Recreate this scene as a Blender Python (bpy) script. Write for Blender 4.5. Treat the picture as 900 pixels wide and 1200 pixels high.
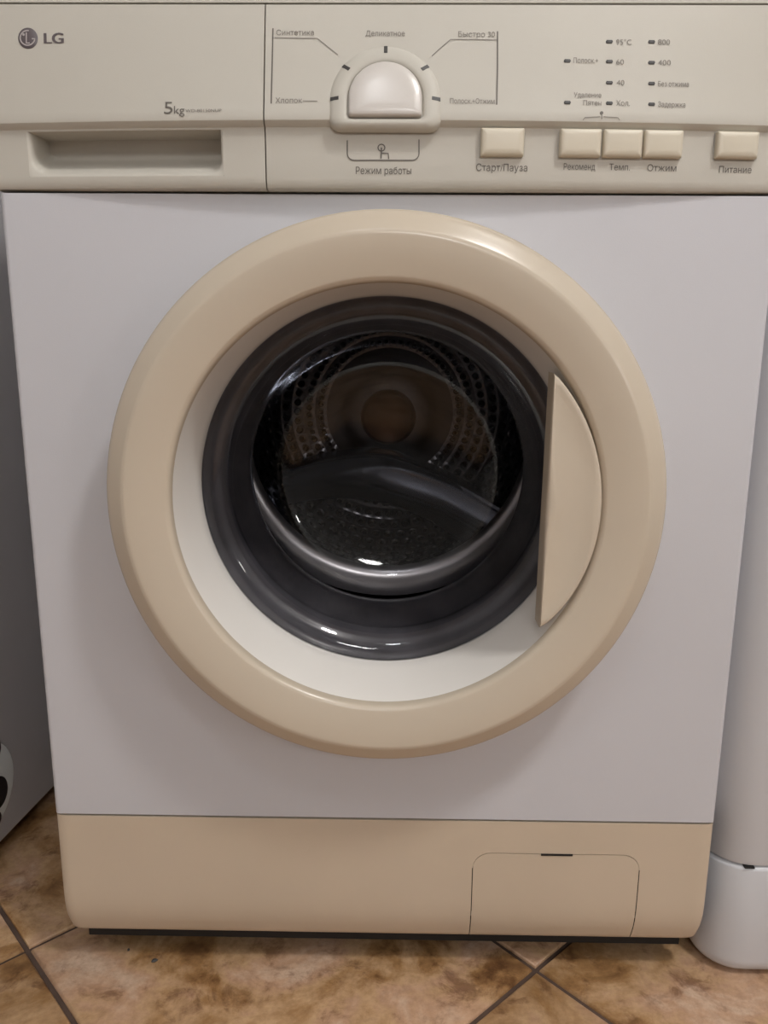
import bpy, bmesh, math, random
from mathutils import Vector, Matrix
random.seed(7)
for o in list(bpy.data.objects): bpy.data.objects.remove(o)
SC = bpy.context.scene
COL = SC.collection

# ------------------------------------------------------------------ camera
F_PX = 950.0
CAM = Vector((0.0078, -0.6596, 0.585))
PITCH, ROLL, YAW = 0.21714, 0.00651, -0.01342
_f = Vector((math.sin(YAW) * math.cos(PITCH), math.cos(YAW) * math.cos(PITCH), -math.sin(PITCH)))
_r0 = Vector((math.cos(YAW), -math.sin(YAW), 0)); _u0 = _r0.cross(_f)
_r = _r0 * math.cos(ROLL) + _u0 * math.sin(ROLL)
_u = -_r0 * math.sin(ROLL) + _u0 * math.cos(ROLL)
cd = bpy.data.cameras.new('camera'); cam = bpy.data.objects.new('camera', cd); COL.objects.link(cam)
cd.sensor_fit = 'VERTICAL'; cd.sensor_height = 36.0; cd.lens = F_PX / 1200 * 36.0
cd.clip_start = 0.01
cam.matrix_world = Matrix(((_r.x, _u.x, -_f.x, CAM.x), (_r.y, _u.y, -_f.y, CAM.y),
                           (_r.z, _u.z, -_f.z, CAM.z), (0, 0, 0, 1)))
SC.camera = cam

# ------------------------------------------------------------------ world and exposure
w = bpy.data.worlds.new('world'); SC.world = w; w.use_nodes = True
w.node_tree.nodes['Background'].inputs[0].default_value = (0.05, 0.05, 0.055, 1)
w.node_tree.nodes['Background'].inputs[1].default_value = 1.0
SC.view_settings.view_transform = 'Standard'; SC.view_settings.look = 'None'
SC.view_settings.gamma = 1.0; SC.view_settings.use_curve_mapping = False
SC.view_settings.exposure = 0.0
CEIL_POWER, MID_POWER, WALL_POWER, REAR_FILL_POWER = 106.0, 27.0, 33.0, 31.0


def at_y(px, py, Y):
    """point of the plane y = Y seen at a photograph pixel"""
    v = _r * ((px - 450) / F_PX) + _u * ((600 - py) / F_PX) + _f
    return CAM + v * ((Y - CAM.y) / v.y)


def at_z(px, py, Z):
    v = _r * ((px - 450) / F_PX) + _u * ((600 - py) / F_PX) + _f
    return CAM + v * ((Z - CAM.z) / v.z)


def at_x(px, py, X):
    v = _r * ((px - 450) / F_PX) + _u * ((600 - py) / F_PX) + _f
    return CAM + v * ((X - CAM.x) / v.x)


# ------------------------------------------------------------------ materials
def mat(name, col, rough=0.5, metal=0.0, var=0.0, scale=8.0, bump=0.0, bscale=300.0, col2=None, spec=0.5, coat=0.0):
    m = bpy.data.materials.new(name); m.use_nodes = True
    nt = m.node_tree; b = nt.nodes['Principled BSDF']
    b.inputs['Roughness'].default_value = rough; b.inputs['Metallic'].default_value = metal
    b.inputs['Specular IOR Level'].default_value = spec
    b.inputs['Coat Weight'].default_value = coat; b.inputs['Coat Roughness'].default_value = 0.12
    tc = nt.nodes.new('ShaderNodeTexCoord')
    n = nt.nodes.new('ShaderNodeTexNoise'); n.inputs['Scale'].default_value = scale; n.inputs['Detail'].default_value = 6
    nt.links.new(tc.outputs['Object'], n.inputs['Vector'])
    r = nt.nodes.new('ShaderNodeValToRGB')
    c2 = col2 or tuple(c * (1 - var) for c in col)
    r.color_ramp.elements[0].position = 0.3; r.color_ramp.elements[0].color = (*c2, 1)
    r.color_ramp.elements[1].position = 0.7; r.color_ramp.elements[1].color = (*col, 1)
    nt.links.new(n.outputs['Fac'], r.inputs['Fac']); nt.links.new(r.outputs['Color'], b.inputs['Base Color'])
    if bump:
        n2 = nt.nodes.new('ShaderNodeTexNoise'); n2.inputs['Scale'].default_value = bscale; n2.inputs['Detail'].default_value = 2
        nt.links.new(tc.outputs['Object'], n2.inputs['Vector'])
        bp = nt.nodes.new('ShaderNodeBump'); bp.inputs['Strength'].default_value = bump; bp.inputs['Distance'].default_value = 0.0006
        nt.links.new(n2.outputs['Fac'], bp.inputs['Height']); nt.links.new(bp.outputs['Normal'], b.inputs['Normal'])
    return m


M = {}
M['enamel'] = mat('white_enamel', (0.585, 0.58, 0.61), 0.42, var=0.04, scale=5, bump=0.12, bscale=900)
M['panel'] = mat('cream_panel_plastic', (0.54, 0.51, 0.45), 0.5, var=0.05, scale=7, bump=0.08, bscale=1200, spec=0.35)
M['ring'] = mat('yellowed_door_plastic', (0.57, 0.49, 0.39), 0.26, var=0.05, scale=7)
M['ring_inner_lit'] = mat('lit_door_plastic', (0.92, 0.88, 0.83), 0.18, var=0.04, scale=7)  # brightness of the lit inner face put into the colour
M['lid'] = mat('cream_lid_plastic', (0.56, 0.53, 0.47), 0.55, var=0.03, scale=5, spec=0.3)
M['kick'] = mat('yellowed_plinth_plastic', (0.60, 0.495, 0.38), 0.45, var=0.06, scale=9, bump=0.08, bscale=900)
M['button'] = mat('yellow_button_plastic', (0.62, 0.56, 0.45), 0.4, var=0.03)
M['knob'] = mat('pale_knob_plastic', (0.62, 0.58, 0.54), 0.28, var=0.03, coat=0.1)
M['print'] = mat('grey_print', (0.13, 0.115, 0.10), 0.6)
M['print_pale'] = mat('pale_grey_print', (0.20, 0.178, 0.155), 0.6)
M['tick'] = mat('dark_tick_print', (0.05, 0.047, 0.045), 0.5)
M['emblem'] = mat('emblem_grey', (0.115, 0.095, 0.10), 0.35)
M['emblem_line'] = mat('emblem_line', (0.42, 0.38, 0.37), 0.35)
M['dark'] = mat('dark_gap', (0.012, 0.010, 0.009), 0.8)
M['rubber'] = mat('grey_rubber_gasket', (0.21, 0.21, 0.235), 0.27, var=0.3, scale=30)
M['steel'] = mat('drum_steel', (0.17, 0.172, 0.185), 0.28, metal=1.0, var=0.15, scale=20)
M['lip'] = mat('drum_lip_steel', (0.72, 0.72, 0.74), 0.3, metal=0.85, var=0.1, scale=20)
M['lifter'] = mat('lifter_steel', (0.30, 0.335, 0.41), 0.17, metal=1.0, var=0.15, scale=20)
M['hub_refl'] = mat('hub_reflection_brown', (0.26, 0.15, 0.085), 0.45, metal=0.6, var=0.2, scale=30)  # brown tone of a reflection on the glass
M['foot'] = mat('black_foot', (0.02, 0.02, 0.02), 0.6)
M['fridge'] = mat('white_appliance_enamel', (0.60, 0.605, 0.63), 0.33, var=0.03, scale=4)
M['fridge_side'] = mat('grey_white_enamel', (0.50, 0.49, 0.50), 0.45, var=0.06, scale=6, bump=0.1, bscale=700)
M['sticker_w'] = mat('sticker_white', (0.88, 0.93, 0.93), 0.4)
M['sticker_k'] = mat('sticker_black', (0.01, 0.01, 0.014), 0.4)
M['grout'] = mat('brown_grout', (0.10, 0.062, 0.045), 0.85, var=0.35, scale=40)
M['wall'] = mat('warm_wall_paint', (0.50, 0.49, 0.485), 0.8, var=0.05)
M['ceiling'] = mat('ceiling_paint', (0.7, 0.69, 0.67), 0.85, var=0.03)
M['lamp_base'] = mat('lamp_metal', (0.5, 0.5, 0.5), 0.35, metal=1.0)


def tile_material():
    m = bpy.data.materials.new('mottled_stone_tile'); m.use_nodes = True
    nt = m.node_tree; b = nt.nodes['Principled BSDF']; L = nt.links.new
    g = nt.nodes.new('ShaderNodeNewGeometry'); oi = nt.nodes.new('ShaderNodeObjectInfo')
    ad = nt.nodes.new('ShaderNodeVectorMath'); ad.operation = 'ADD'
    sc = nt.nodes.new('ShaderNodeVectorMath'); sc.operation = 'SCALE'; sc.inputs['Scale'].default_value = 5.0
    cx = nt.nodes.new('ShaderNodeCombineXYZ'); L(oi.outputs['Random'], cx.inputs[0]); L(oi.outputs['Random'], cx.inputs[1])
    L(cx.outputs[0], sc.inputs[0]); L(g.outputs['Position'], ad.inputs[0]); L(sc.outputs[0], ad.inputs[1])
    def noise(scale, det, dist=0.0, rough=0.6):
        n = nt.nodes.new('ShaderNodeTexNoise'); n.inputs['Scale'].default_value = scale
        n.inputs['Detail'].default_value = det; n.inputs['Distortion'].default_value = dist; n.inputs['Roughness'].default_value = rough
        L(ad.outputs[0], n.inputs['Vector']); return n
    def ramp(src, els):
        r = nt.nodes.new('ShaderNodeValToRGB'); e = r.color_ramp.elements
        e[0].position, e[0].color = els[0][0], (*els[0][1], 1); e[1].position, e[1].color = els[-1][0], (*els[-1][1], 1)
        for p, c in els[1:-1]: k = e.new(p); k.color = (*c, 1)
        L(src, r.inputs['Fac']); return r
    n1 = noise(9, 7, 0.6); n2 = noise(26, 8, 0.4, 0.7); n3 = noise(110, 6, 0, 0.75)
    r1 = ramp(n1.outputs['Fac'], [(0.34, (0.20, 0.10, 0.04)), (0.42, (0.38, 0.215, 0.09)), (0.50, (0.56, 0.37, 0.21)), (0.57, (0.56, 0.36, 0.235)), (0.66, (0.66, 0.49, 0.37))])
    r2 = ramp(n2.outputs['Fac'], [(0.36, (0.32, 0.21, 0.14)), (0.47, (0.88, 0.83, 0.78)), (0.7, (1, 1, 1))])
    r3 = ramp(n3.outputs['Fac'], [(0.35, (0.72, 0.68, 0.64)), (0.6, (1, 1, 1))])
    def mul(a, c, f):
        x = nt.nodes.new('ShaderNodeMix'); x.data_type = 'RGBA'; x.blend_type = 'MULTIPLY'; x.inputs[0].default_value = f
        L(a, x.inputs[6]); L(c, x.inputs[7]); return x.outputs[2]
    c = mul(mul(r1.outputs[0], r2.outputs[0], 0.75), r3.outputs[0], 0.8)
    L(c, b.inputs['Base Color']); b.inputs['Roughness'].default_value = 0.5
    bp = nt.nodes.new('ShaderNodeBump'); bp.inputs['Strength'].default_value = 0.35; bp.inputs['Distance'].default_value = 0.001
    L(n2.outputs['Fac'], bp.inputs['Height']); L(bp.outputs['Normal'], b.inputs['Normal'])
    return m


def glass_material(name, tint, ior=1.45):
    m = bpy.data.materials.new(name); m.use_nodes = True
    nt = m.node_tree; nt.nodes.remove(nt.nodes['Principled BSDF']); out = nt.nodes['Material Output']
    t = nt.nodes.new('ShaderNodeBsdfTransparent'); t.inputs[0].default_value = (*tint, 1)
    g = nt.nodes.new('ShaderNodeBsdfGlossy'); g.inputs['Roughness'].default_value = 0.04; g.inputs[0].default_value = (1, 1, 1, 1)
    fr = nt.nodes.new('ShaderNodeFresnel'); fr.inputs[0].default_value = ior
    mx = nt.nodes.new('ShaderNodeMixShader'); nt.links.new(fr.outputs[0], mx.inputs[0])
    nt.links.new(t.outputs[0], mx.inputs[1]); nt.links.new(g.outputs[0], mx.inputs[2]); nt.links.new(mx.outputs[0], out.inputs[0])
    return m


def lamp_material(name, col, strength):
    m = bpy.data.materials.new(name); m.use_nodes = True
    b = m.node_tree.nodes['Principled BSDF']
    b.inputs['Base Color'].default_value = (*col, 1)
    b.inputs['Emission Color'].default_value = (*col, 1); b.inputs['Emission Strength'].default_value = strength
    return m


M['tile'] = tile_material()
M['glass'] = glass_material('dark_door_glass', (0.62, 0.605, 0.61))


# ------------------------------------------------------------------ mesh helpers
def obj(name, verts, faces, m, parent=None, smooth=True, angle=35):
    me = bpy.data.meshes.new(name); me.from_pydata([tuple(v) for v in verts], [], faces); me.update()
    bm = bmesh.new(); bm.from_mesh(me); bmesh.ops.recalc_face_normals(bm, faces=bm.faces); bm.to_mesh(me); bm.free()
    if smooth:
        me.polygons.foreach_set('use_smooth', [True] * len(me.polygons)); me.set_sharp_from_angle(angle=math.radians(angle))
    if isinstance(m, str): m = M[m]
    me.materials.append(m)
    o = bpy.data.objects.new(name, me); COL.objects.link(o)
    if parent: o.parent = parent
    return o


def tag(o, label=None, cat=None, group=None, kind=None):
    if label: o['label'] = label
    if cat: o['category'] = cat
    if group: o['group'] = group
    if kind: o['kind'] = kind
    return o


def empty(name, label, cat, loc=(0, 0, 0), rz=0, group=None):
    o = bpy.data.objects.new(name, None); COL.objects.link(o); o.location = loc; o.rotation_euler = (0, 0, rz)
    o.empty_display_size = 0.05
    return tag(o, label, cat, group)


class MB:
    def __init__(s): s.v = []; s.f = []
    def add(s, vs, fs):
        k = len(s.v); s.v += [Vector(v) for v in vs]; s.f += [tuple(i + k for i in q) for q in fs]; return s
    def box(s, a, b):
        x0, y0, z0 = a; x1, y1, z1 = b
        return s.add([(x0, y0, z0), (x1, y0, z0), (x1, y1, z0), (x0, y1, z0), (x0, y0, z1), (x1, y0, z1), (x1, y1, z1), (x0, y1, z1)],
                     [(0, 3, 2, 1), (4, 5, 6, 7), (0, 1, 5, 4), (1, 2, 6, 5), (2, 3, 7, 6), (3, 0, 4, 7)])
    def rings(s, rings, closed=True, cap0=False, cap1=False, loop=False):
        """loft through equal-length rings of points"""
        n = len(rings[0]); vs = [p for r in rings for p in r]; fs = []
        m = len(rings)
        for i in range(m if loop else m - 1):
            i2 = (i + 1) % m
            for j in range(n if closed else n - 1):
                j2 = (j + 1) % n
                fs.append((i * n + j, i * n + j2, i2 * n + j2, i2 * n + j))
        if cap0: fs.append(tuple(range(n)))
        if cap1: fs.append(tuple((m - 1) * n + j for j in range(n)))
        return s.add(vs, fs)
    def build(s, name, m, parent=None, **k): return obj(name, s.v, s.f, m, parent, **k)


def lathe(profile, cx, cz, n=96, loop=False):
    """profile of (radius, y) turned about the y axis through (cx, cz)"""
    rs = []
    for r, y in profile:
        r = max(r, 1e-5)
        rs.append([(cx + r * math.cos(2 * math.pi * k / n), y, cz + r * math.sin(2 * math.pi * k / n)) for k in range(n)])
    return MB().rings(rs, loop=loop)


def smooth_profile(pts, sub=4):
    out = []
    P = [pts[0]] + list(pts) + [pts[-1]]
    for i in range(1, len(P) - 2):
        for k in range(sub):
            t = k / sub; q = []
            for d in range(len(pts[0])):
                a, b, c, e = P[i - 1][d], P[i][d], P[i + 1][d], P[i + 2][d]
                q.append(0.5 * (2 * b + (c - a) * t + (2 * a - 5 * b + 4 * c - e) * t * t + (3 * b - a - 3 * c + e) * t ** 3))
            out.append(tuple(q))
    out.append(tuple(pts[-1])); return out


def tube(path, r, n=8, cap=True):
    rings = []
    for i, p in enumerate(path):
        p = Vector(p); a = Vector(path[max(i - 1, 0)]); b = Vector(path[min(i + 1, len(path) - 1)])
        t = (b - a).normalized(); u = t.orthogonal().normalized() if i == 0 else (u - t * u.dot(t)).normalized()
        v = t.cross(u)
        rr = r[i] if isinstance(r, (list, tuple)) else r
        rings.append([p + u * rr * math.cos(2 * math.pi * k / n) + v * rr * math.sin(2 * math.pi * k / n) for k in range(n)])
    return MB().rings(rings, cap0=cap, cap1=cap)


# ------------------------------------------------------------------ the room
ROOM_X0, ROOM_X1, ROOM_Y0, ROOM_Y1, ROOM_H = -1.35, 1.55, -2.45, 0.72, 2.45
FZ = -0.015        # floor level; the cabinet measures start a little above it
floor = MB().box((ROOM_X0, ROOM_Y0, FZ - 0.08), (ROOM_X1, ROOM_Y1, FZ - 0.0035)).build('floor', 'grout', smooth=False)
tag(floor, 'brown grout bed of the diagonally tiled floor', None, kind='structure')
PITCH_T, ANG_T, JOINT = 0.3551, math.radians(43.35), 0.0050
O_T = at_z(32, 1112, FZ)
eu = Vector((math.cos(ANG_T), math.sin(ANG_T), 0)); ev = Vector((-math.sin(ANG_T), math.cos(ANG_T), 0))
tile_me = None
h = (PITCH_T - JOINT) / 2
for i in range(-10, 10):
    for j in range(-10, 10):
        c = Vector((O_T.x, O_T.y, FZ)) + eu * (i + 0.5) * PITCH_T + ev * (j + 0.5) * PITCH_T
        half = h * (abs(eu.x) + abs(ev.x))
        if not (ROOM_X0 + half < c.x < ROOM_X1 - half and ROOM_Y0 + half < c.y < ROOM_Y1 - half): continue
        if tile_me is None:
            b = 0.0025
            def sq(s, z): return [(-s, -s, z), (s, -s, z), (s, s, z), (-s, s, z)]
            t = MB().rings([sq(h, -0.006), sq(h, -b * 0.9), sq(h - b * 0.35, -b * 0.3), sq(h - b, 0)], cap1=True)
            t = t.build('tile', 'tile', floor, angle=50); tile_me = t.data
        else:
            t = bpy.data.objects.new('tile', tile_me); COL.objects.link(t); t.parent = floor
        t.location = c; t.rotation_euler = (0, 0, ANG_T)


def slab(name, a, b, m):
    return tag(MB().box(a, b).build(name, m, smooth=False), kind='structure')


slab('wall_back', (ROOM_X0, ROOM_Y1, FZ), (ROOM_X1, ROOM_Y1 + 0.1, ROOM_H), 'wall')
slab('wall_left', (ROOM_X0 - 0.1, ROOM_Y0, FZ), (ROOM_X0, ROOM_Y1, ROOM_H), 'wall')
slab('wall_right', (ROOM_X1, ROOM_Y0, FZ), (ROOM_X1 + 0.1, ROOM_Y1, ROOM_H), 'wall')
slab('wall_front', (ROOM_X0, ROOM_Y0 - 0.1, FZ), (ROOM_X1, ROOM_Y0, ROOM_H), 'wall')
slab('ceiling', (ROOM_X0, ROOM_Y0, ROOM_H), (ROOM_X1, ROOM_Y1, ROOM_H + 0.1), 'ceiling')


# ------------------------------------------------------------------ lamps of the room and an added rear fill
def round_z(prof, n=48):
    rs = [[(max(r, 1e-5) * math.cos(2 * math.pi * k / n), max(r, 1e-5) * math.sin(2 * math.pi * k / n), z) for k in range(n)] for r, z in prof]
    return MB().rings(rs)


def ceiling_lamp(x, y, R, col, power, label):
    cl = empty('ceiling_lamp', label, 'lamp', (x, y, ROOM_H))
    k = R / 0.24
    round_z([(0, 0), (0.25 * k, 0), (0.25 * k, -0.025), (0.245 * k, -0.03), (0, -0.03)]).build('lamp_base', 'lamp_base', cl)
    round_z([(0.24 * k, -0.03), (0.237 * k, -0.05), (0.21 * k, -0.08), (0.14 * k, -0.105), (0.05 * k, -0.115), (0, -0.116)]).build('lamp_shade', lamp_material('opal_glow', col, power), cl)


ceiling_lamp(0.90, -0.98, 0.15, (1, 0.985, 0.96), CEIL_POWER, 'warm round opal ceiling lamp near the side wall')
ceiling_lamp(-0.15, -1.45, 0.12, (0.93, 0.96, 1.0), MID_POWER, 'small cool opal ceiling lamp in mid room')
def wall_lamp(loc, rot, R, col, power, label):
    wl = empty('wall_lamp', label, 'lamp', loc); wl.rotation_euler = rot; k = R / 0.08
    round_z([(0, 0), (0.09 * k, 0), (0.09 * k, 0.02), (0.085 * k, 0.025), (0, 0.025)]).build('lamp_base', 'lamp_base', wl)
    round_z([(0.08 * k, 0.025), (0.078 * k, 0.045), (0.065 * k, 0.07), (0.04 * k, 0.085), (0, 0.092)]).build('lamp_shade', lamp_material('soft_glow', col, power), wl)


wall_lamp((ROOM_X1, -1.55, 0.92), (0, -math.pi / 2, 0), 0.08, (1.0, 0.99, 0.98), WALL_POWER, 'small round lamp low on the side wall')
wall_lamp((0.25, ROOM_Y0, 1.55), (-math.pi / 2, 0, 0), 0.20, (1.0, 0.99, 0.98), REAR_FILL_POWER, 'large round fill lamp added on the wall facing the washing machine')  # unseen lamp added behind the camera for soft frontal fill

# ------------------------------------------------------------------ the washing machine
WM = empty('washing_machine', 'white front-loading washing machine with yellowed door ring and control panel', 'washing machine')
HW = 0.30
DX, DZ = 0.0005, 0.4555           # door axis
Z_SEAM, Z_TOP = 0.1536, 0.8224
DEPTH = 0.46

# cabinet: front sheet with the round opening, wrapped to the sides
def body():
    mb = MB(); rad = 0.004
    n = 96
    def rect_pt(a):
        # direction a from the door axis to the front rectangle
        x0, x1, z0, z1 = -HW + rad, HW - rad, Z_SEAM + 0.001, 0.6888
        c, s = math.cos(a), math.sin(a); t = 9
        if c > 1e-6: t = min(t, (x1 - DX) / c)
        if c < -1e-6: t = min(t, (x0 - DX) / c)
        if s > 1e-6: t = min(t, (z1 - DZ) / s)
        if s < -1e-6: t = min(t, (z0 - DZ) / s)
        return (DX + c * t, 0.0, DZ + s * t)
    angs = [2 * math.pi * k / n for k in range(n)]
    for X in (-HW + rad, HW - rad):
        for Z in (Z_SEAM + 0.001, 0.6888): angs.append(math.atan2(Z - DZ, X - DX) % (2 * math.pi))
    angs.sort()
    R0 = 0.188
    inner2 = [(DX + (R0 - 0.004) * math.cos(a), 0.02, DZ + (R0 - 0.004) * math.sin(a)) for a in angs]
    inner = [(DX + R0 * math.cos(a), 0.0, DZ + R0 * math.sin(a)) for a in angs]
    mb.rings([inner2, inner, [rect_pt(a) for a in angs]])
    for s in (-1, 1):
        prof = []
        for k in range(7):
            a = math.pi / 2 * k / 6
            prof.append((s * (HW - rad + rad * math.sin(a)), rad - rad * math.cos(a)))
        prof.append((s * HW, DEPTH))
        mb.rings([[(x, y, Z_SEAM + 0.001) for x, y in prof], [(x, y, 0.6888) for x, y in prof]], closed=False)
        # side wall above and below
        mb.add([(s * HW, 0.019, 0.6888), (s * HW, DEPTH, 0.6888), (s * HW, DEPTH, Z_TOP), (s * HW, 0.019, Z_TOP)], [(0, 1, 2, 3)])
        mb.add([(s * HW, 0.03, 0.03), (s * HW, DEPTH, 0.03), (s * HW, DEPTH, Z_SEAM + .001), (s * HW, 0.03, Z_SEAM + .001)], [(0, 1, 2, 3)])
    mb.add([(-HW, DEPTH, 0.03), (HW, DEPTH, 0.03), (HW, DEPTH, Z_TOP), (-HW, DEPTH, Z_TOP)], [(0, 1, 2, 3)])
    mb.add([(-HW, 0.03, 0.03), (HW, 0.03, 0.03), (HW, DEPTH, 0.03), (-HW, DEPTH, 0.03)], [(0, 1, 2, 3)])
    return mb.build('cabinet_body', 'enamel', WM)


body()
# dark inner frame that shows only through the seams
MB().box((-HW + 0.003, 0.036, 0.66), (HW - 0.003, 0.040, Z_TOP - 0.001)).build('inner_frame', 'dark', WM, smooth=False)
MB().box((-HW + 0.006, 0.024, 0.04), (HW - 0.006, 0.03, Z_SEAM + 0.004)).build('inner_frame', 'dark', WM, smooth=False)

# lid
def rounded_slab(x0, x1, y0, y1, z0, z1, r, seg=4):
    prof = []
    for k in range(seg + 1):
        a = math.pi / 2 * k / seg; prof.append((r - r * math.sin(a), z1 - r + r * math.sin(a)) if False else (r * (1 - math.cos(a)), z1 - r + r * math.sin(a)))
    rows = [(0.0, z0)] + prof
    rings = [[(x0 + i, y0 + i, z), (x1 - i, y0 + i, z), (x1 - i, y1, z), (x0 + i, y1, z)] for i, z in rows]
    return MB().rings(rings, cap0=True, cap1=True)


rounded_slab(-HW - 0.001, HW + 0.001, 0.0065, DEPTH + 0.01, Z_TOP + 0.0012, 0.848, 0.006).build('top_lid', 'lid', WM)

# bowed control fascia --------------------------------------------------
FASCIA = [(0.8220, 0.006, 0.000), (0.8212, 0.0042, 0.0003), (0.805, 0.0025, 0.0035), (0.785, 0.0008, 0.007), (0.765, -0.001, 0.0105),
          (0.745, -0.003, 0.0142), (0.7405, -0.0036, 0.0150), (0.7375, -0.0034, 0.0150), (0.7352, -0.0018, 0.0146),
          (0.7335, 0.0004, 0.0140), (0.7300, 0.0008, 0.0135), (0.715, 0.0003, 0.0130), (0.698, -0.0003, 0.0126),
          (0.6935, 0.0002, 0.0124), (0.6915, 0.0014, 0.0122), (0.6905, 0.0035, 0.0118)]


def fascia_row(z):
    F = FASCIA
    if z >= F[0][0]: return F[0][1:]
    for a, b in zip(F, F[1:]):
        if a[0] >= z >= b[0]:
            t = (a[0] - z) / (a[0] - b[0]); return (a[1] + (b[1] - a[1]) * t, a[2] + (b[2] - a[2]) * t)
    return F[-1][1:]


def fascia_y(x, z):
    b, w_ = fascia_row(z); return b - w_ * (1 - (x / HW) ** 2)


def on_fascia(px, py):
    Y = -0.01
    for _ in range(8):
        p = at_y(px, py, Y); Y = fascia_y(p.x, p.z)
    return at_y(px, py, Y)


def fascia_frame(p, flat=0.012):
    """origin, right, up, outward normal at a point on the fascia"""
    r = Vector((0.02, fascia_y(p.x + 0.01, p.z) - fascia_y(p.x - 0.01, p.z), 0)).normalized()
    z0, z1 = p.z - flat / 2, p.z + flat / 2
    if p.z > 0.7405: z0 = max(z0, 0.7405)
    else: z1 = min(z1, 0.7300); z0 = max(z0, 0.6940); z0 = min(z0, z1 - 0.004)
    u = Vector((0, fascia_y(p.x, z1) - fascia_y(p.x, z0), z1 - z0)).normalized()
    n = r.cross(u) * 1.0
    if n.y > 0: n = -n
    return p, r, u, n


def fascia_patch(xs, hole=None):
    """fascia over the columns xs; hole = (x0, x1, z0, z1) left open"""
    zs = [f[0] for f in FASCIA]
    if hole:
        zs = sorted(set(zs + [hole[2], hole[3]]), reverse=True)
        xs = sorted(set(list(xs) + [hole[0], hole[1]]))
    mb = MB(); vs = []; idx = {}
    for i, z in enumerate(zs):
        for j, x in enumerate(xs):
            idx[i, j] = len(vs); vs.append((x, fascia_y(x, z), z))
    fs = []
    for i in range(len(zs) - 1):
        for j in range(len(xs) - 1):
            xm, zm = (xs[j] + xs[j + 1]) / 2, (zs[i] + zs[i + 1]) / 2
            if hole and hole[0] < xm < hole[1] and hole[2] < zm < hole[3]: continue
            fs.append((idx[i, j], idx[i, j + 1], idx[i + 1, j + 1], idx[i + 1, j]))
    # returns to the inside
    def skirt(keys):
        k = len(vs)
        for q in keys: v = vs[idx[q]]; vs.append((v[0], 0.034, v[2]))
        for a in range(len(keys) - 1): fs.append((idx[keys[a]], idx[keys[a + 1]], k + a + 1, k + a))
    nz, nx = len(zs), len(xs)
    skirt([(0, j) for j in range(nx)]); skirt([(nz - 1, j) for j in range(nx)])
    skirt([(i, 0) for i in range(nz)]); skirt([(i, nx - 1) for i in range(nz)])
    return mb.add(vs, fs)


def lin(a, b, n): return [a + (b - a) * k / n for k in range(n + 1)]


X_SPLIT = on_fascia(309.5, 100).x
panel = fascia_patch(lin(X_SPLIT + 0.0005, HW, 40)).build('control_panel', 'panel', WM, angle=30)
p0, p1 = on_fascia(31, 157), on_fascia(262.5, 206)
RX0, RX1, RZ1, RZ0 = p0.x, p1.x, 0.7322, p1.z
drawer = fascia_patch(lin(-HW, X_SPLIT - 0.0005, 24), hole=(RX0, RX1, RZ0, RZ1)).build('detergent_drawer', 'panel', WM, angle=30)


def grip_recess():
    W, H = RX1 - RX0, RZ1 - RZ0
    def outline(rl, rr, z0, z1, x0, x1, dy):
        pts = []
        for x in lin(x1, x0, 24): pts.append((x, z1))
        m = 6
        for z in lin(z1, z0 + rl, 4)[1:]: pts.append((x0, z))
        for k in range(1, m + 1):
            a = math.pi / 2 * k / m; pts.append((x0 + rl - rl * math.cos(a), z0 + rl - rl * math.sin(a)))
        for x in lin(x0 + rl, x1 - rr, 20)[1:]: pts.append((x, z0))
        for k in range(1, m + 1):
            a = math.pi / 2 * k / m; pts.append((x1 - rr + rr * math.sin(a), z0 + rr - rr * math.cos(a)))
        for z in lin(z0 + rr, z1, 4)[1:-1]: pts.append((x1, z))
        return [(x, fascia_y(x, z) + dy, z) for x, z in pts]
    e = 1e-4
    r0 = outline(0.0006, 0.0006, RZ0, RZ1, RX0, RX1, 0.0)
    r1 = outline(0.013, 0.009, RZ0 + 0.001, RZ1 - e, RX0 + 0.001, RX1 - 0.001, 0.0003)
    r2 = outline(0.0125, 0.0085, RZ0 + 0.003, RZ1 - e, RX0 + 0.0025, RX1 - 0.002, 0.0025)
    r3 = outline(0.009, 0.007, RZ0 + 0.010, RZ1 - e, RX0 + 0.003, RX1 - 0.003, 0.016)
    r4 = outline(0.007, 0.006, RZ0 + 0.0145, RZ1 - e, RX0 + 0.0035, RX1 - 0.0035, 0.025)
    r5 = outline(0.005, 0.004, RZ0 + 0.021, RZ1 - e, RX0 + 0.004, RX1 - 0.004, 0.032)
    return MB().rings([r0, r1, r2, r3, r4, r5], cap1=True).build('handle_recess', 'panel', drawer, angle=50)


grip_recess()


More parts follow.
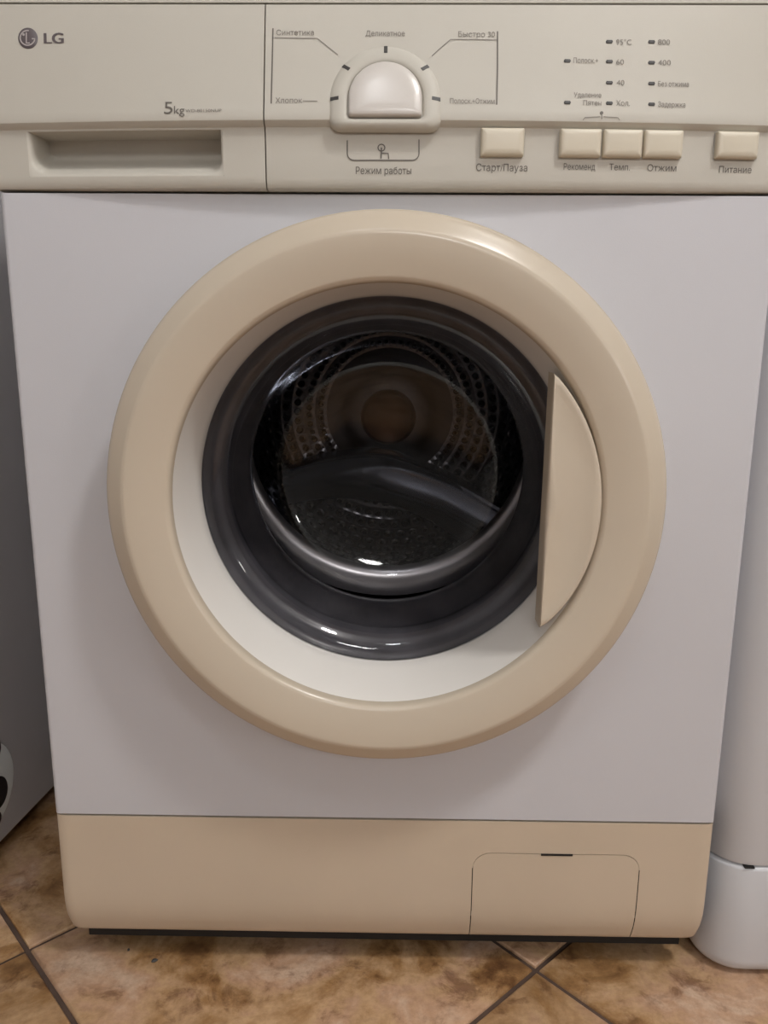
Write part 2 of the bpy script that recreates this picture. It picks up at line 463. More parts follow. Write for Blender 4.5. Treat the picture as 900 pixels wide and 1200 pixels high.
# print on the fascia -----------------------------------------------------
def glyph_mesh(s, bold, step=0.016):
    """letters filled by the non-zero rule, row by row (the built-in font has overlapping strokes)"""
    cu = bpy.data.curves.new('lettering', 'FONT'); cu.body = s; cu.size = 1.0; cu.resolution_u = 4
    cu.dimensions = '2D'; cu.fill_mode = 'NONE'
    to = bpy.data.objects.new('lettering', cu); COL.objects.link(to)
    bpy.context.view_layer.update()
    dg = bpy.context.evaluated_depsgraph_get(); ol = bpy.data.meshes.new_from_object(to.evaluated_get(dg))
    bpy.data.objects.remove(to); bpy.data.curves.remove(cu)
    P = [(v.co.x, v.co.y) for v in ol.vertices]; nb = {}
    for e in ol.edges:
        a, b = e.vertices; nb.setdefault(a, []).append(b); nb.setdefault(b, []).append(a)
    seen, segs = set(), []
    for v0 in range(len(P)):
        if v0 in seen or v0 not in nb: continue
        loop = [v0]; seen.add(v0); cur = min(nb[v0], key=lambda q: abs(q - v0 - 1))
        while cur not in seen:
            seen.add(cur); loop.append(cur); nx = [q for q in nb[cur] if q not in seen]
            if not nx: break
            cur = nx[0]
        segs += [(P[a], P[b]) for a, b in zip(loop, loop[1:] + loop[:1])]
    bpy.data.meshes.remove(ol)
    ys = [p[1] for p in P]; y = min(ys); vs, fs = [], []
    while y < max(ys):
        ym = y + step / 2; cr = []
        for (xa, ya), (xb, yb) in segs:
            if (ya <= ym) != (yb <= ym): cr.append((xa + (xb - xa) * (ym - ya) / (yb - ya), 1 if yb > ya else -1))
        cr.sort(); wn = 0; start = None
        for x, d in cr:
            if wn == 0: start = x
            wn += d
            if wn == 0 and x - start > 1e-5:
                k = len(vs); a, b = start - bold, x + bold
                vs += [(a, y, 0), (b, y, 0), (b, y + step, 0), (a, y + step, 0)]; fs.append((k, k + 1, k + 2, k + 3))
        y += step
    me = bpy.data.meshes.new('lettering'); me.from_pydata(vs, [], fs); me.update(); return me


def text(s, px, py, hpx, m, parent, align='LEFT', wpx=None, name='lettering', bold=0.0, lift=0.0004):
    """lettering whose cap height is hpx pixels; (px, py) is the mid height at the left end, centre or right end"""
    me = glyph_mesh(s, bold)
    xs = [v.co.x for v in me.vertices]; x0, x1 = min(xs), max(xs); cap = 0.70
    p = on_fascia(px, py); o, r, u, n = fascia_frame(p)
    q = on_fascia(px, py - hpx); sc = abs((q - p).length) / cap
    sx = sc
    if wpx: sx = (on_fascia(px + wpx / 2, py) - on_fascia(px - wpx / 2, py)).length / (x1 - x0)
    for v in me.vertices:
        ax = {'LEFT': v.co.x - x0, 'CENTER': v.co.x - (x0 + x1) / 2, 'RIGHT': v.co.x - x1}[align]
        v.co = o + r * (ax * sx) + u * ((v.co.y - cap / 2) * sc) + n * lift
    me.update(); me.materials.append(M[m])
    t = bpy.data.objects.new(name, me); COL.objects.link(t); t.parent = parent
    return t


def strip(pts, wpx, m, parent, name='printed_line', lift=0.0004):
    """thin printed line through photograph points, laid on the fascia"""
    P = [on_fascia(*q) for q in pts]; wd = wpx / 1550.0
    mb = MB(); L, Rr = [], []
    for i, p in enumerate(P):
        a = P[max(i - 1, 0)]; b = P[min(i + 1, len(P) - 1)]; t = (b - a).normalized()
        _, r, u, n = fascia_frame(p); s = t.cross(n).normalized()
        L.append(p + s * wd / 2 + n * lift); Rr.append(p - s * wd / 2 + n * lift)
    mb.rings([L, Rr], closed=False)
    return mb.build(name, m, parent, smooth=False)


def arc_px(cx, cy, r, a0, a1, n=10):
    return [(cx + r * math.cos(math.radians(a0 + (a1 - a0) * k / n)), cy - r * math.sin(math.radians(a0 + (a1 - a0) * k / n))) for k in range(n + 1)]


def disc_px(cx, cy, rpx, m, parent, name, h=0.0008):
    p = on_fascia(cx, cy); o, r, u, n = fascia_frame(p); R = rpx / 1590.0
    def ring(rr, l): return [o + r * rr * math.cos(2 * math.pi * k / 32) + u * rr * math.sin(2 * math.pi * k / 32) + n * l for k in range(32)]
    return MB().rings([ring(R, -0.0005), ring(R, h * 0.6), ring(R * 0.95, h)], cap1=True).build(name, m, parent)


emblem = disc_px(33, 45, 11.8, 'emblem', drawer, 'brand_emblem', 0.0006)
tag(emblem, 'dark grey round emblem with a pale letter outline')
strip([(31.5, 38.5), (31.5, 45), (31.5, 51.0), (35.5, 51.0)], 1.5, 'emblem_line', drawer, 'emblem_line', 0.0009)
strip(arc_px(33, 45, 8.6, 80, 352, 20) + [(38, 46.0)], 1.5, 'emblem_line', drawer, 'emblem_line', 0.0009)
disc_px(28.2, 41.2, 1.5, 'emblem_line', drawer, 'emblem_dot', 0.001)
text('LG', 51.5, 45, 12.5, 'emblem', drawer, 'LEFT', 23.5, name='brand_lettering', bold=0.035)
text('5', 192.5, 126.5, 14.5, 'print', drawer, 'LEFT', 10, bold=0.0)
text('kg', 204, 129, 9.5, 'print', drawer, 'LEFT', 12.5, bold=0.0)
text('WD-80150NUP', 217.5, 130, 3.6, 'print_pale', drawer, 'LEFT', 42)

text('Синтетика', 324, 38.5, 6.2, 'print_pale', panel, 'LEFT', 44)
text('Хлопок', 323, 118, 6.2, 'print_pale', panel, 'LEFT', 31)
text('Деликатное', 451.5, 39.5, 6.2, 'print_pale', panel, 'CENTER', 46)
text('Быстро 30', 580, 40.5, 6.2, 'print_pale', panel, 'RIGHT', 43)
text('Полоск.+Отжим', 579.5, 119, 6.0, 'print_pale', panel, 'RIGHT', 52)
text('Режим работы', 449.5, 200, 8.4, 'print', panel, 'CENTER', 65)
text('Старт/Пауза', 588, 196.5, 8.2, 'print', panel, 'CENTER', 60)
text('Рекоменд', 679, 195.5, 7.4, 'print', panel, 'CENTER', 37)
text('Темп.', 726, 196, 7.4, 'print', panel, 'CENTER', 24)
text('Отжим', 775.5, 197, 7.6, 'print', panel, 'CENTER', 34)
text('Питание', 861.5, 199, 7.6, 'print', panel, 'CENTER', 38)
text('95°C', 722, 49.5, 6.2, 'print_pale', panel, 'LEFT', 18)
text('60', 722, 72.8, 6.2, 'print_pale', panel, 'LEFT', 9)
text('40', 722.5, 97, 6.2, 'print_pale', panel, 'LEFT', 9)
text('Хол.', 722, 121, 6.2, 'print_pale', panel, 'LEFT', 16)
text('800', 771, 49.5, 6.2, 'print_pale', panel, 'LEFT', 14)
text('400', 771, 73.5, 6.2, 'print_pale', panel, 'LEFT', 15)
text('Без отжима', 771, 98.5, 6.2, 'print_pale', panel, 'LEFT', 36)
text('Задержка', 771, 122.5, 6.2, 'print_pale', panel, 'LEFT', 32)
text('Полоск.+', 672, 71.0, 6.2, 'print_pale', panel, 'LEFT', 29)
text('Удаление', 704.5, 111.8, 5.8, 'print_pale', panel, 'RIGHT', 32)
text('Пятен', 704.5, 121.0, 5.8, 'print_pale', panel, 'RIGHT', 21)
strip([(320, 33.5), (319, 78), (318, 121.5)], 1.5, 'print', panel)
strip([(583, 37), (583, 80), (582, 123)], 1.5, 'print', panel)
strip([(322, 44.5), (350, 45), (372, 45.2)], 0.8, 'print_pale', panel); strip([(372, 45.2), (384, 55), (396, 64.5)], 0.8, 'print_pale', panel)
strip([(582, 47), (555, 46.5), (528, 46.5)], 0.8, 'print_pale', panel); strip([(528, 46.5), (517, 56), (506, 66)], 0.8, 'print_pale', panel)
strip([(355, 118.6), (372, 118.8)], 0.8, 'print_pale', panel)
strip([(407, 164.5), (407, 178)] + arc_px(415, 180, 8, 180, 270, 6) + [(450, 188)] + arc_px(483, 180, 8, 270, 360, 6) + [(491, 163.5)], 1.3, 'print', panel)
strip(arc_px(447, 173.2, 4.0, 0, 360, 16), 1.3, 'print', panel, 'hand_symbol')
strip([(447, 173), (446.5, 186)], 1.6, 'print', panel, 'hand_symbol'); strip([(447, 179.5), (455, 180.0), (455.5, 186.5)], 1.3, 'print', panel, 'hand_symbol')
strip([(683, 141), (685, 138), (703, 137)], 0.7, 'print_pale', panel); strip([(707, 137), (724, 138), (726, 141)], 0.7, 'print_pale', panel)
strip([(705, 140), (705, 134)], 1.0, 'print_pale', panel, 'key_symbol'); disc_px(705, 132.5, 2.0, 'print', panel, 'key_symbol', 0.0004)

# indicator lights
for px, py in [(714, 49), (714, 72.3), (714, 97), (714, 121), (763.5, 49.2), (763.5, 73.5), (763.5, 98), (763.5, 122.3), (664.8, 71.5), (664.8, 120.3)]:
    p = on_fascia(px, py); o, r, u, n = fascia_frame(p)
    def ring(s, l): return [o + r * (s * a) + u * (s * b) + n * l for a, b in [(-.0026, 0), (-.002, .0012), (.002, .0012), (.0026, 0), (.002, -.0012), (-.002, -.0012)]]
    MB().rings([ring(1, -0.0004), ring(1, 0.0004), ring(0.85, 0.0006)], cap1=True).build('indicator_light', 'tick', panel)

# buttons
def button(x0, x1, y0, y1, name='push_button'):
    a, b = on_fascia(x0, (y0 + y1) / 2), on_fascia(x1, (y0 + y1) / 2)
    zt, zb = min(on_fascia((x0 + x1) / 2, y0).z, 0.7330), on_fascia((x0 + x1) / 2, y1).z
    c = Vector(((a.x + b.x) / 2, 0, (zt + zb) / 2)); hw, hh = (b.x - a.x) / 2, (zt - zb) / 2
    def ring(i, l, rc):
        pts = []
        for sx, sz, a0 in [(1, 1, 0), (-1, 1, 90), (-1, -1, 180), (1, -1, 270)]:
            for k in range(4):
                t = math.radians(a0 + 30 * k)
                x = c.x + sx * (hw - i - rc) + rc * math.cos(t); z = c.z + sz * (hh - i - rc) + rc * math.sin(t)
                pts.append((x, fascia_y(x, 0.71) - l, z))
        return pts
    # a slightly domed cap with a rounded lower edge
    return MB().rings([ring(-0.0009, 0.0002, 0.0012), ring(-0.0009, -0.004, 0.0012)]).build('button_gap', 'dark', panel) and \
        MB().rings([ring(0, -0.004, 0.001), ring(0, 0.0035, 0.001), ring(0.0006, 0.0048, 0.001), ring(0.0018, 0.0056, 0.001), ring(0.0045, 0.0060, 0.001)], cap1=True).build(name, 'button', panel, angle=60)


for x0, x1, y0, y1 in [(563, 613.5, 151, 184), (655, 703, 152, 185), (705.5, 751, 152.3, 185.5), (753, 798, 152.8, 186), (837.5, 886, 155, 187)]:
    button(x0, x1, y0, y1)

# programme knob and its raised collar
kp = on_fascia(451.5, 117)
KO, KR, KU, KN = fascia_frame(kp, 0.05)


def dshape(R, drop, l, n=28, rc=0.004):
    """half disc on top, straight sides down by drop, rounded lower corners"""
    pts = []
    for k in range(n + 1):
        a = math.pi * k / n; pts.append((R * math.cos(a), R * math.sin(a)))
    m = 4
    for k in range(m + 1):
        a = math.pi + math.pi / 2 * k / m; pts.append((-R + rc + rc * math.cos(a), -drop + rc + rc * math.sin(a)))
    for k in range(m + 1):
        a = 1.5 * math.pi + math.pi / 2 * k / m; pts.append((R - rc + rc * math.cos(a), -drop + rc + rc * math.sin(a)))
    return [KO + KR * x + KU * y + KN * l for x, y in pts]


collar = MB().rings([dshape(0.0415, 0.0215, -0.006, rc=0.009), dshape(0.0413, 0.0213, -0.0012, rc=0.009), dshape(0.0400, 0.0207, 0.0004, rc=0.009), dshape(0.0375, 0.0198, 0.0016, rc=0.008), dshape(0.0345, 0.0188, 0.0024, rc=0.007),
                     dshape(0.0310, 0.0176, 0.0026, rc=0.006), dshape(0.0285, 0.0160, 0.0022, rc=0.004), dshape(0.0276, 0.0148, 0.0012, rc=0.003), dshape(0.0274, 0.0146, -0.003, rc=0.003)]).build('knob_collar', 'panel', panel, angle=75)
knob = MB().rings([dshape(0.0266, 0.0138, 0.000, rc=0.002), dshape(0.0266, 0.0138, 0.0034, rc=0.002), dshape(0.0262, 0.0135, 0.0044, rc=0.002), dshape(0.0252, 0.0127, 0.0050, rc=0.002),
                   dshape(0.0200, 0.0100, 0.0058, rc=0.002), dshape(0.0120, 0.0060, 0.0062, rc=0.002)], cap1=True).build('program_knob', 'knob', panel, angle=40)
tag(knob, 'glossy pale half-round programme knob')
for ang in (180, 141, 90, 39, 0):
    a = math.radians(ang); rad_ = Vector((math.cos(a), math.sin(a)))
    tan_ = Vector((-rad_.y, rad_.x))
    vs = []
    for l in (0.001, None):
        for ra, tb in [(-1, -1), (1, -1), (1, 1), (-1, 1)]:
            R = 0.0372 + ra * 0.0031; xy = rad_ * R + tan_ * (tb * 0.0013)
            hh = -0.0012 if l is not None else (0.0008 if ra > 0 else 0.0028)
            vs.append(KO + KR * xy.x + KU * xy.y + KN * hh)
    MB().add(vs, [(0, 3, 2, 1), (4, 5, 6, 7), (0, 1, 5, 4), (1, 2, 6, 5), (2, 3, 7, 6), (3, 0, 4, 7)]).build('tick_mark', 'tick', panel, smooth=False)

# door --------------------------------------------------------------------
GY = 0.026      # plane of the glass edge
cone_prof = [(0.1600, 0.030), (0.1592, 0.024)] + smooth_profile([(0.1598, 0.012), (0.1622, -0.012), (0.1640, -0.030), (0.1655, -0.044)], 4)
ring_prof = smooth_profile([(0.1655, -0.044), (0.1664, -0.0488), (0.1685, -0.0516), (0.1720, -0.0530), (0.186, -0.0560), (0.1975, -0.0572), (0.2010, -0.0568), (0.2035, -0.0556),
                    (0.2090, -0.0520), (0.2140, -0.0485), (0.2162, -0.0450), (0.2166, -0.0410), (0.2140, -0.0200), (0.2120, -0.0015)], 4)
door = lathe(ring_prof, DX, DZ, 160).build('door', 'ring', WM, angle=60)
tag(door, 'round yellowed plastic door ring')
tag(lathe(cone_prof, DX, DZ, 160).build('inner_bezel', 'ring_inner_lit', door, angle=60), 'polished inner face of the door ring, lit brightness put into its colour')
glass_prof = smooth_profile([(0.1585, GY), (0.150, GY - 0.002), (0.141, GY + 0.004), (0.133, GY + 0.016), (0.126, GY + 0.040), (0.117, GY + 0.066),
                             (0.104, GY + 0.083), (0.080, GY + 0.092), (0.040, GY + 0.096), (0.0, GY + 0.097)], 5)
dg_ = lathe(glass_prof, DX, DZ, 128).build('door_glass', 'glass', door, angle=60)
tag(dg_, 'dark bowl-shaped door glass')

# handle: a disc segment with a straight grip edge
ht, hb = at_y(649, 437, -0.053), at_y(632, 736, -0.053)
def seg_outline(inset, Y, ins_chord=None):
    a0 = math.atan2(hb.z - DZ, hb.x - DX); a1 = math.atan2(ht.z - DZ, ht.x - DX)
    rm = 0.1655; pts = []
    n = 40
    for k in range(n + 1):
        t = k / n; a = a0 + (a1 - a0) * t
        r0, r1 = math.hypot(hb.x - DX, hb.z - DZ), math.hypot(ht.x - DX, ht.z - DZ)
        e = r0 + (r1 - r0) * t
        r = e + (rm - e) * math.sin(math.pi * t) ** 0.6
        pts.append(Vector((DX + r * math.cos(a), 0, DZ + r * math.sin(a))))
    for k in range(1, 24):
        t = k / 24; pts.append(pts[n].lerp(pts[0], t))
    c = Vector((0.142 + DX, 0, DZ))
    ch = (pts[0] - pts[n]).normalized(); nrm = Vector((-ch.z, 0, ch.x))
    if nrm.x < 0: nrm = -nrm
    out = []
    for i, p in enumerate(pts):
        d = (c - p); q = p + d.normalized() * inset if d.length > 1e-6 else p
        out.append((q.x, Y, q.z))
    return out


handle = MB().rings([seg_outline(0.0, -0.032), seg_outline(0.0, -0.0500), seg_outline(0.0004, -0.0525), seg_outline(0.0015, -0.0543), seg_outline(0.0035, -0.0550),
                     seg_outline(0.008, -0.0546), seg_outline(0.014, -0.0538)], cap0=True, cap1=True).build('door_handle', 'ring', door, angle=50)
tag(handle, 'crescent-shaped door handle with straight grip edge')

# rubber gasket behind the glass
gas = smooth_profile([(0.188, 0.022), (0.182, 0.034), (0.168, 0.040), (0.160, 0.046), (0.156, 0.056), (0.150, 0.062), (0.146, 0.072), (0.147, 0.084), (0.140, 0.094), (0.132, 0.104), (0.131, 0.116), (0.136, 0.126)], 4)
lathe(gas, DX, DZ, 96).build('door_gasket', 'rubber', WM, angle=60)

# drum with real perforations
DRZ = 0.490
drum_prof = smooth_profile([(0.166, 0.129), (0.153, 0.128), (0.1435, 0.130), (0.1375, 0.136), (0.1395, 0.143), (0.155, 0.152), (0.163, 0.165), (0.165, 0.185)], 4)
perf = smooth_profile([(0.165, 0.185), (0.165, 0.25), (0.162, 0.285), (0.151, 0.315), (0.132, 0.333), (0.108, 0.342), (0.078, 0.345)], 8)
back = smooth_profile([(0.078, 0.345), (0.06, 0.343), (0.045, 0.338), (0.0, 0.335)], 3)
mbd = lathe(drum_prof[16:], DX, DRZ, 96)
mbb = lathe(back, DX, DRZ, 96); mbd.add(mbb.v, mbb.f)
cum = [0]
for a, b in zip(perf, perf[1:]): cum.append(cum[-1] + math.hypot(b[0] - a[0], b[1] - a[1]))


def perf_at(s):
    s = min(max(s, 0), cum[-1])
    for i in range(len(perf) - 1):
        if cum[i] <= s <= cum[i + 1] + 1e-9:
            t = (s - cum[i]) / (cum[i + 1] - cum[i]); a, b = perf[i], perf[i + 1]
            return (a[0] + (b[0] - a[0]) * t, a[1] + (b[1] - a[1]) * t, (b[0] - a[0]) / (cum[i + 1] - cum[i]), (b[1] - a[1]) / (cum[i + 1] - cum[i]))


def drum_pt(s, th, out=0.0):
    r, y, dr, dy = perf_at(s)
    # outward normal of the wall (away from the drum's inside)
    nr, ny = dy, -dr
    return (DX + (r + nr * out) * math.cos(th), y + ny * out, DRZ + (r + nr * out) * math.sin(th))


NR, NT = 15, 62
ds, dt = cum[-1] / NR, 2 * math.pi / NT
cell_v, cell_f = [], []
for i in range(NR):
    for j in range(NT):
        s0 = (i + 0.5) * ds; th0 = (j + (0.5 if i % 2 else 0.0)) * dt
        k = len(cell_v)
        rloc = perf_at(s0)[0]
        hole = 0.30 * min(ds, rloc * dt)
        outer, h0, h1, h2 = [], [], [], []
        for q in range(8):
            a = math.pi / 4 * q
            ca, sa = math.cos(a), math.sin(a); m_ = max(abs(ca), abs(sa))
            outer.append(drum_pt(s0 + ca / m_ * ds / 2, th0 + sa / m_ * dt / 2))
            h0.append(drum_pt(s0 + ca * hole * 1.35, th0 + sa * hole * 1.35 / rloc, -0.0006))
            h1.append(drum_pt(s0 + ca * hole, th0 + sa * hole / rloc, 0.0006))
            h2.append(drum_pt(s0 + ca * hole * 0.9, th0 + sa * hole * 0.9 / rloc, 0.0045))
        cell_v += outer + h0 + h1 + h2
        for lv in range(3):
            for q in range(8):
                q2 = (q + 1) % 8; cell_f.append((k + lv * 8 + q, k + lv * 8 + q2, k + lv * 8 + 8 + q2, k + lv * 8 + 8 + q))
mbd.add(cell_v, cell_f)
drum = mbd.build('drum', 'steel', WM, angle=40)
tag(drum, 'perforated steel drum')
lathe([(0.185, 0.125), (0.186, 0.29), (0.176, 0.335), (0.15, 0.352), (0.0, 0.356)], DX, DRZ, 64).build('tub', 'dark', WM)
tag(lathe(drum_prof[:17], DX, DRZ, 96).build('drum_lip', 'lip', drum), 'bright steel rim of the drum')
hubp = [(0.034, 0.338), (0.033, 0.330), (0.029, 0.324), (0.018, 0.320), (0.0, 0.319)]
hubc = at_y(455, 490, 0.325)
lathe(hubp, hubc.x, hubc.z, 32).build('hub_reflection', 'hub_refl', drum)  # brown reflection in the door glass, built as a dome in the drum


def lifter(A, B, ya, yb, mname='lifter'):
    """smooth sheet-steel ridge inside the drum between an upper crest A and a lower crest B"""
    PA = [at_y(x, y, Y) for (x, y), Y in zip(A, ya)]; PB = [at_y(x, y, Y) for (x, y), Y in zip(B, yb)]
    rows = []
    for a, b in zip(PA, PB):
        d = (b - a); n_ = Vector((0, -1, 0))
        rows.append([a + Vector((0, 0.030, 0.006)), a + Vector((0, 0.008, 0.004)), a + Vector((0, 0.001, 0.0015)), a, a + d * 0.08 + Vector((0, 0.004, 0)), a.lerp(b, 0.5) + Vector((0, 0.012, 0)),
                     a.lerp(b, 0.92) + Vector((0, 0.004, 0)), b, b + Vector((0, 0.002, -0.002)), b + Vector((0, 0.012, -0.004)), b + Vector((0, 0.03, -0.006))])
    # refine along the length
    fine = []
    flat = [tuple(c for v in r for c in v) for r in rows]
    for q in smooth_profile(flat, 5): fine.append([tuple(q[3 * i:3 * i + 3]) for i in range(11)])
    return MB().rings(fine, closed=False).build('drum_lifter', mname, drum, angle=60)


lifter([(330, 552), (400, 537), (458, 537), (520, 560), (585, 596), (640, 630)],
       [(330, 592), (392, 583), (446, 588), (500, 608), (535, 630), (575, 655)],
       [0.30, 0.29, 0.28, 0.27, 0.25, 0.23], [0.29, 0.28, 0.265, 0.25, 0.235, 0.22])

# kick panel ---------------------------------------------------------------
KP = smooth_profile([(0.1525, 0.0), (0.11, 0.0), (0.075, 0.0), (0.056, 0.0010), (0.043, 0.0034), (0.033, 0.0068), (0.0265, 0.0095), (0.0225, 0.0135)], 4)


def kick_y(z):
    for a, b in zip(KP, KP[1:]):
        if a[0] >= z >= b[0]:
            t = (a[0] - z) / (a[0] - b[0] + 1e-12); return a[1] + (b[1] - a[1]) * t
    return 0.0 if z > 0.1 else KP[-1][1]


kl, kr = at_y(553, 1040, 0).x, at_y(747.5, 1040, 0).x
ktop = at_y(650, 1001, 0).z


def ktopz(x, g=0.0):
    rc = 0.016; d = min(x - (kl + g), (kr - g) - x)
    z = ktop - g
    if d < rc: z -= rc - math.sqrt(max(rc * rc - (rc - d) ** 2, 0))
    return z


def kick_patch(xs, ztop, zbot):
    rings = []
    for x in xs:
        t, b_ = ztop(x), zbot(x); zs = [t + (b_ - t) * (1 - (1 - k / 36) ** 1.3) for k in range(37)]
        e = max(0, abs(x) - (HW - 0.012)); inset = 0.012 - math.sqrt(max(0.012 ** 2 - e * e, 0)) if e > 0 else 0
        col = []
        for z in zs:
            # lower corners tuck in
            q = max(0, (0.060 - z) / 0.0375); xx = x - math.copysign(0.003 * q * q * (abs(x) / HW) ** 8, x)
            col.append((xx, kick_y(z) + inset * 0.35, z))
        f, l = col[0], col[-1]
        rings.append([(f[0], 0.023, f[2])] + col + [(l[0], 0.026, l[2])])
    return MB().rings(rings, closed=False)


top_ = lambda x: 0.1525
bot_ = lambda x: 0.0225
G = 0.0004
xs_l = lin(-HW, kl - G, 40); xs_r = lin(kr + G, HW, 24)
km = kick_patch(xs_l, top_, bot_)
# denser columns at the outer ends for the rounding
dx_end = [HW - 0.012 + 0.012 * math.sin(math.pi / 2 * k / 6) for k in range(7)]
km = kick_patch(sorted(set([-d for d in dx_end] + [x for x in xs_l if x > -HW + 0.012])), top_, bot_)
k2 = kick_patch(sorted(set(dx_end + [x for x in xs_r if x < HW - 0.012])), top_, bot_); km.add(k2.v, k2.f)
cols = sorted(set([kl + 0.016 * (1 - math.cos(math.pi / 2 * k / 8)) for k in range(9)] + lin(kl + 0.016, kr - 0.016, 10) + [kr - 0.016 * (1 - math.cos(math.pi / 2 * k / 8)) for k in range(9)]))
k3 = kick_patch([kl - G] + cols + [kr + G], top_, lambda x: ktopz(min(max(x, kl), kr)) + G); km.add(k3.v, k3.f)
# outer ends
for s in (-1, 1):
    e = kick_patch([s * HW], top_, bot_).v if False else None
kick = km.build('kick_panel', 'kick', WM, angle=40)
tag(kick, 'yellowed plastic kick panel')
fl = kick_patch([min(max(c, kl + G), kr - G) for c in cols], lambda x: ktopz(x) - G, bot_).build('filter_cover', 'kick', kick, angle=40)
tag(fl, 'small filter access flap with rounded upper corners')
a, b = at_y(634, 1000.5, 0), at_y(671, 1003, 0)
MB().box((a.x, -0.0006, b.z), (b.x, 0.004, a.z)).build('latch_slot', 'dark', kick, smooth=False)
MB().box((-HW + 0.012, 0.024, 0.0065), (HW - 0.012, 0.44, 0.0295)).build('under_shade_box', 'dark', WM, smooth=False)  # dark box added to make the band of shade under the kick panel
for X in (-0.25, 0.25):
    for Yf in (0.13, 0.40):
        f_ = round_z([(0, FZ), (0.022, FZ), (0.022, FZ + 0.008), (0.012, FZ + 0.012), (0.010, 0.007), (0, 0.007)], 24)
        f_.v = [v + Vector((X, Yf, 0)) for v in f_.v]; f_.build('foot', 'foot', WM)

# ------------------------------------------------------------------ the white appliance beside it
AX, AY = 0.3055, 0.006
WA = empty('white_appliance', 'white appliance with rounded front edge protruding beside the washing machine', 'appliance', (AX + 0.3, 0.2, FZ))


def plan(i, r=0.040, wdt=0.595, dep=0.58):
    """plan outline inset by i, rounded at the two front corners"""
    pts = [(AX + i, AY + dep)]
    for k in range(9):
        a = math.pi / 2 * k / 8; pts.append((AX + r - (r - i) * math.cos(a), AY + r - (r - i) * math.sin(a)))
    for k in range(9):
        a = math.pi / 2 * k / 8; pts.append((AX + wdt - r + (r - i) * math.sin(a), AY + r - (r - i) * math.cos(a)))
    pts.append((AX + wdt - i, AY + dep)); return pts


def stack(rows):
    rs = [[(x - AX - 0.3, y - 0.2, z) for x, y in plan(i)] for i, z in rows]
    return MB().rings(rs, cap0=True, cap1=True)


zs_ = at_y(890, 1018, AY).z - FZ
stack([(0.020, 0.003), (0.010, 0.0035), (0.005, 0.0060), (0.002, 0.010), (0.0, 0.018), (0, zs_ - 0.004), (0.0008, zs_ - 0.0015), (0.003, zs_)]).build('lower_panel', 'fridge', WA, angle=40)
stack([(0.003, zs_ + 0.0012), (0.001, zs_ + 0.0025), (0, zs_ + 0.006), (0, 0.835), (0.002, 0.845), (0.008, 0.85)]).build('upper_body', 'fridge', WA, angle=40)
MB().box((-0.285, AY - 0.2 + 0.02, zs_ - 0.004), (0.285, 0.3, zs_ + 0.005)).build('seam_filler', 'dark', WA, smooth=False)
sl = at_y(873, 1017, AY); sl.z -= FZ
MB().box((sl.x - AX - 0.3, AY - 0.2003, sl.z - 0.0007), (sl.x - AX - 0.3 + 0.009, AY - 0.19, sl.z + 0.0007)).build('seam_slot', 'dark', WA, smooth=False)
for X in (-0.25, 0.24):
    for Yf in (-0.14, 0.28):
        f_ = round_z([(0, 0), (0.02, 0), (0.02, 0.003), (0.012, 0.0032), (0.012, 0.0036), (0, 0.0036)], 20)
        f_.v = [v + Vector((X, Yf, 0)) for v in f_.v]; f_.build('foot', 'foot', WA)

# ------------------------------------------------------------------ the shaded appliance on the other side
ZL = 0.022
l0, l1 = at_z(0, 990, ZL + FZ), at_z(62, 925, ZL + FZ)
dirv = (l1 - l0).normalized(); rzL = -math.atan2(dirv.x, dirv.y)
orig = l0 - dirv * 0.16
LA = empty('shaded_appliance', 'greyish appliance side panel in shadow beyond the narrow gap', 'appliance', (orig.x, orig.y, FZ), rzL)
W_, D_, H_ = 0.58, 0.56, 0.86
r_ = 0.006
def plan2(i):
    return [(-i, i), (-i, D_ - i), (-W_ + i, D_ - i), (-W_ + i, i)]
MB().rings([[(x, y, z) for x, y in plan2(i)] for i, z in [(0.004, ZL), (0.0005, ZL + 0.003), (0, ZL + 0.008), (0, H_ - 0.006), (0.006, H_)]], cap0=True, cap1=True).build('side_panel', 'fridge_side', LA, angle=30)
for X in (-0.05, -W_ + 0.05):
    for Yf in (0.05, D_ - 0.05):
        f_ = round_z([(0, 0), (0.018, 0), (0.018, 0.01), (0.01, 0.013), (0.01, ZL + 0.003), (0, ZL + 0.003)], 20)
        f_.v = [v + Vector((X, Yf, 0)) for v in f_.v]; f_.build('foot', 'foot', LA)
# round sticker on that side
Mi = (Matrix.Translation((orig.x, orig.y, FZ)) @ Matrix.Rotation(rzL, 4, 'Z')).inverted()
nv = Vector((dirv.y, -dirv.x, 0))


def side_pt(px, py):
    v = _r * ((px - 450) / F_PX) + _u * ((600 - py) / F_PX) + _f
    t = (l0 - CAM).dot(nv) / v.dot(nv); return Mi @ (CAM + v * t)


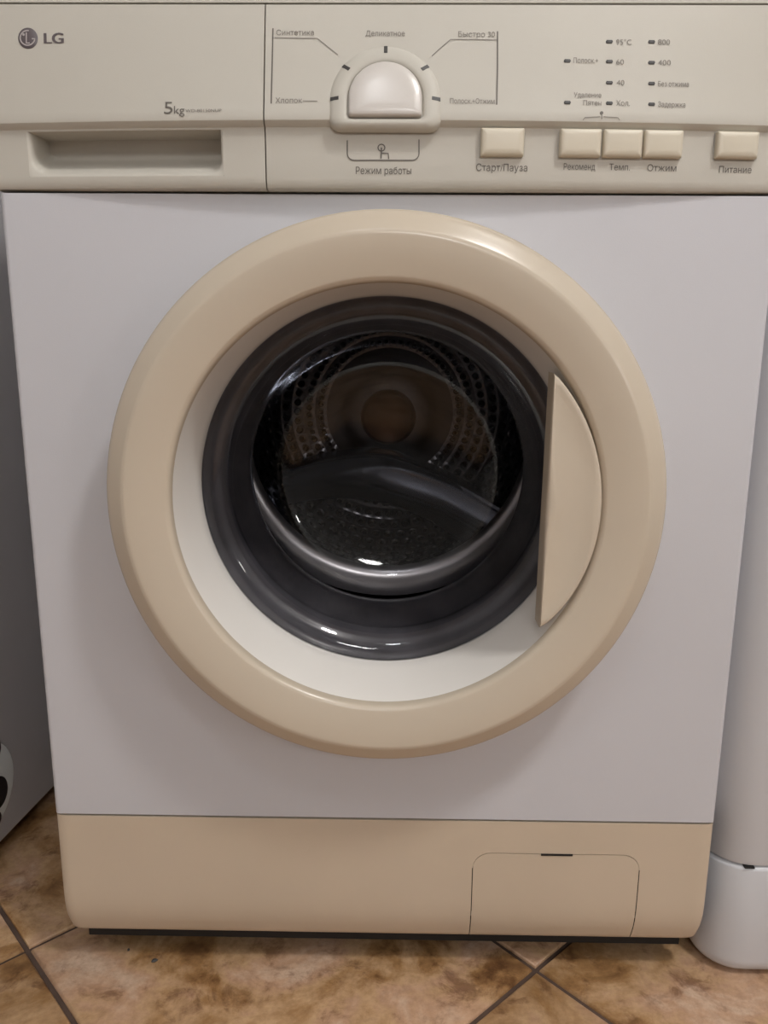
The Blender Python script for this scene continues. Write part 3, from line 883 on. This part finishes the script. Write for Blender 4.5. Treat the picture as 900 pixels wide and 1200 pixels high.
def sticker(name, cpx, cpy, edge_px, edge_py, asp, m, lift, tilt=0.0):
    c = side_pt(cpx, cpy); e = side_pt(edge_px, edge_py); R = abs(e.y - c.y)
    n = 40; ct, st = math.cos(tilt), math.sin(tilt)
    def ring(k_, l):
        out = []
        for k in range(n):
            a_, b_ = R * k_ * math.cos(2 * math.pi * k / n), R * asp * k_ * math.sin(2 * math.pi * k / n)
            out.append((l, c.y + a_ * ct - b_ * st, c.z + a_ * st + b_ * ct))
        return out
    return MB().rings([ring(1, -0.001), ring(1, lift * 0.7), ring(0.97, lift)], cap1=True).build(name, m, LA)


st = sticker('round_sticker', -16, 926, 17, 920, 1.0, 'sticker_w', 0.0012)
tag(st, 'round white sticker with black spots')
sticker('sticker_spot', -4, 930, 8, 926, 1.0, 'sticker_k', 0.002)
sticker('sticker_spot', -7, 878, -0.5, 875, 1.2, 'sticker_k', 0.002)
sticker('sticker_spot', -5, 960, 0.2, 957, 1.0, 'sticker_k', 0.002)

# ------------------------------------------------------------------ specks on the floor
def speck(px, py, lx, ly, lz, rot, label):
    c = at_z(px, py, FZ); n = 10; rs = []
    rnd = random.Random(int(px * 10 + py))
    jit = [0.8 + 0.4 * rnd.random() for _ in range(n)]
    for s, z in [(0.8, 0.0), (1.0, lz * 0.4), (0.6, lz * 0.9), (0.15, lz)]:
        rs.append([(lx * s * jit[k] * math.cos(2 * math.pi * k / n), ly * s * jit[k] * math.sin(2 * math.pi * k / n), z) for k in range(n)])
    o = MB().rings(rs, cap0=True, cap1=True).build('crumb', 'tick', None)
    o.location = (c.x, c.y, FZ); o.rotation_euler = (0, 0, rot); tag(o, label, 'crumb', 'dark crumbs on the tiles'); return o


speck(181, 1126.5, 0.0034, 0.0022, 0.0025, 0.3, 'larger flat dark crumb on the tile below the kick panel')
speck(150.5, 1113.5, 0.0012, 0.0018, 0.0015, 0.1, 'tiny dark crumb beside the larger crumb on the tile')

# the machine's origin sits on the floor
WM.location.z = FZ
for ch in WM.children: ch.location.z -= FZ
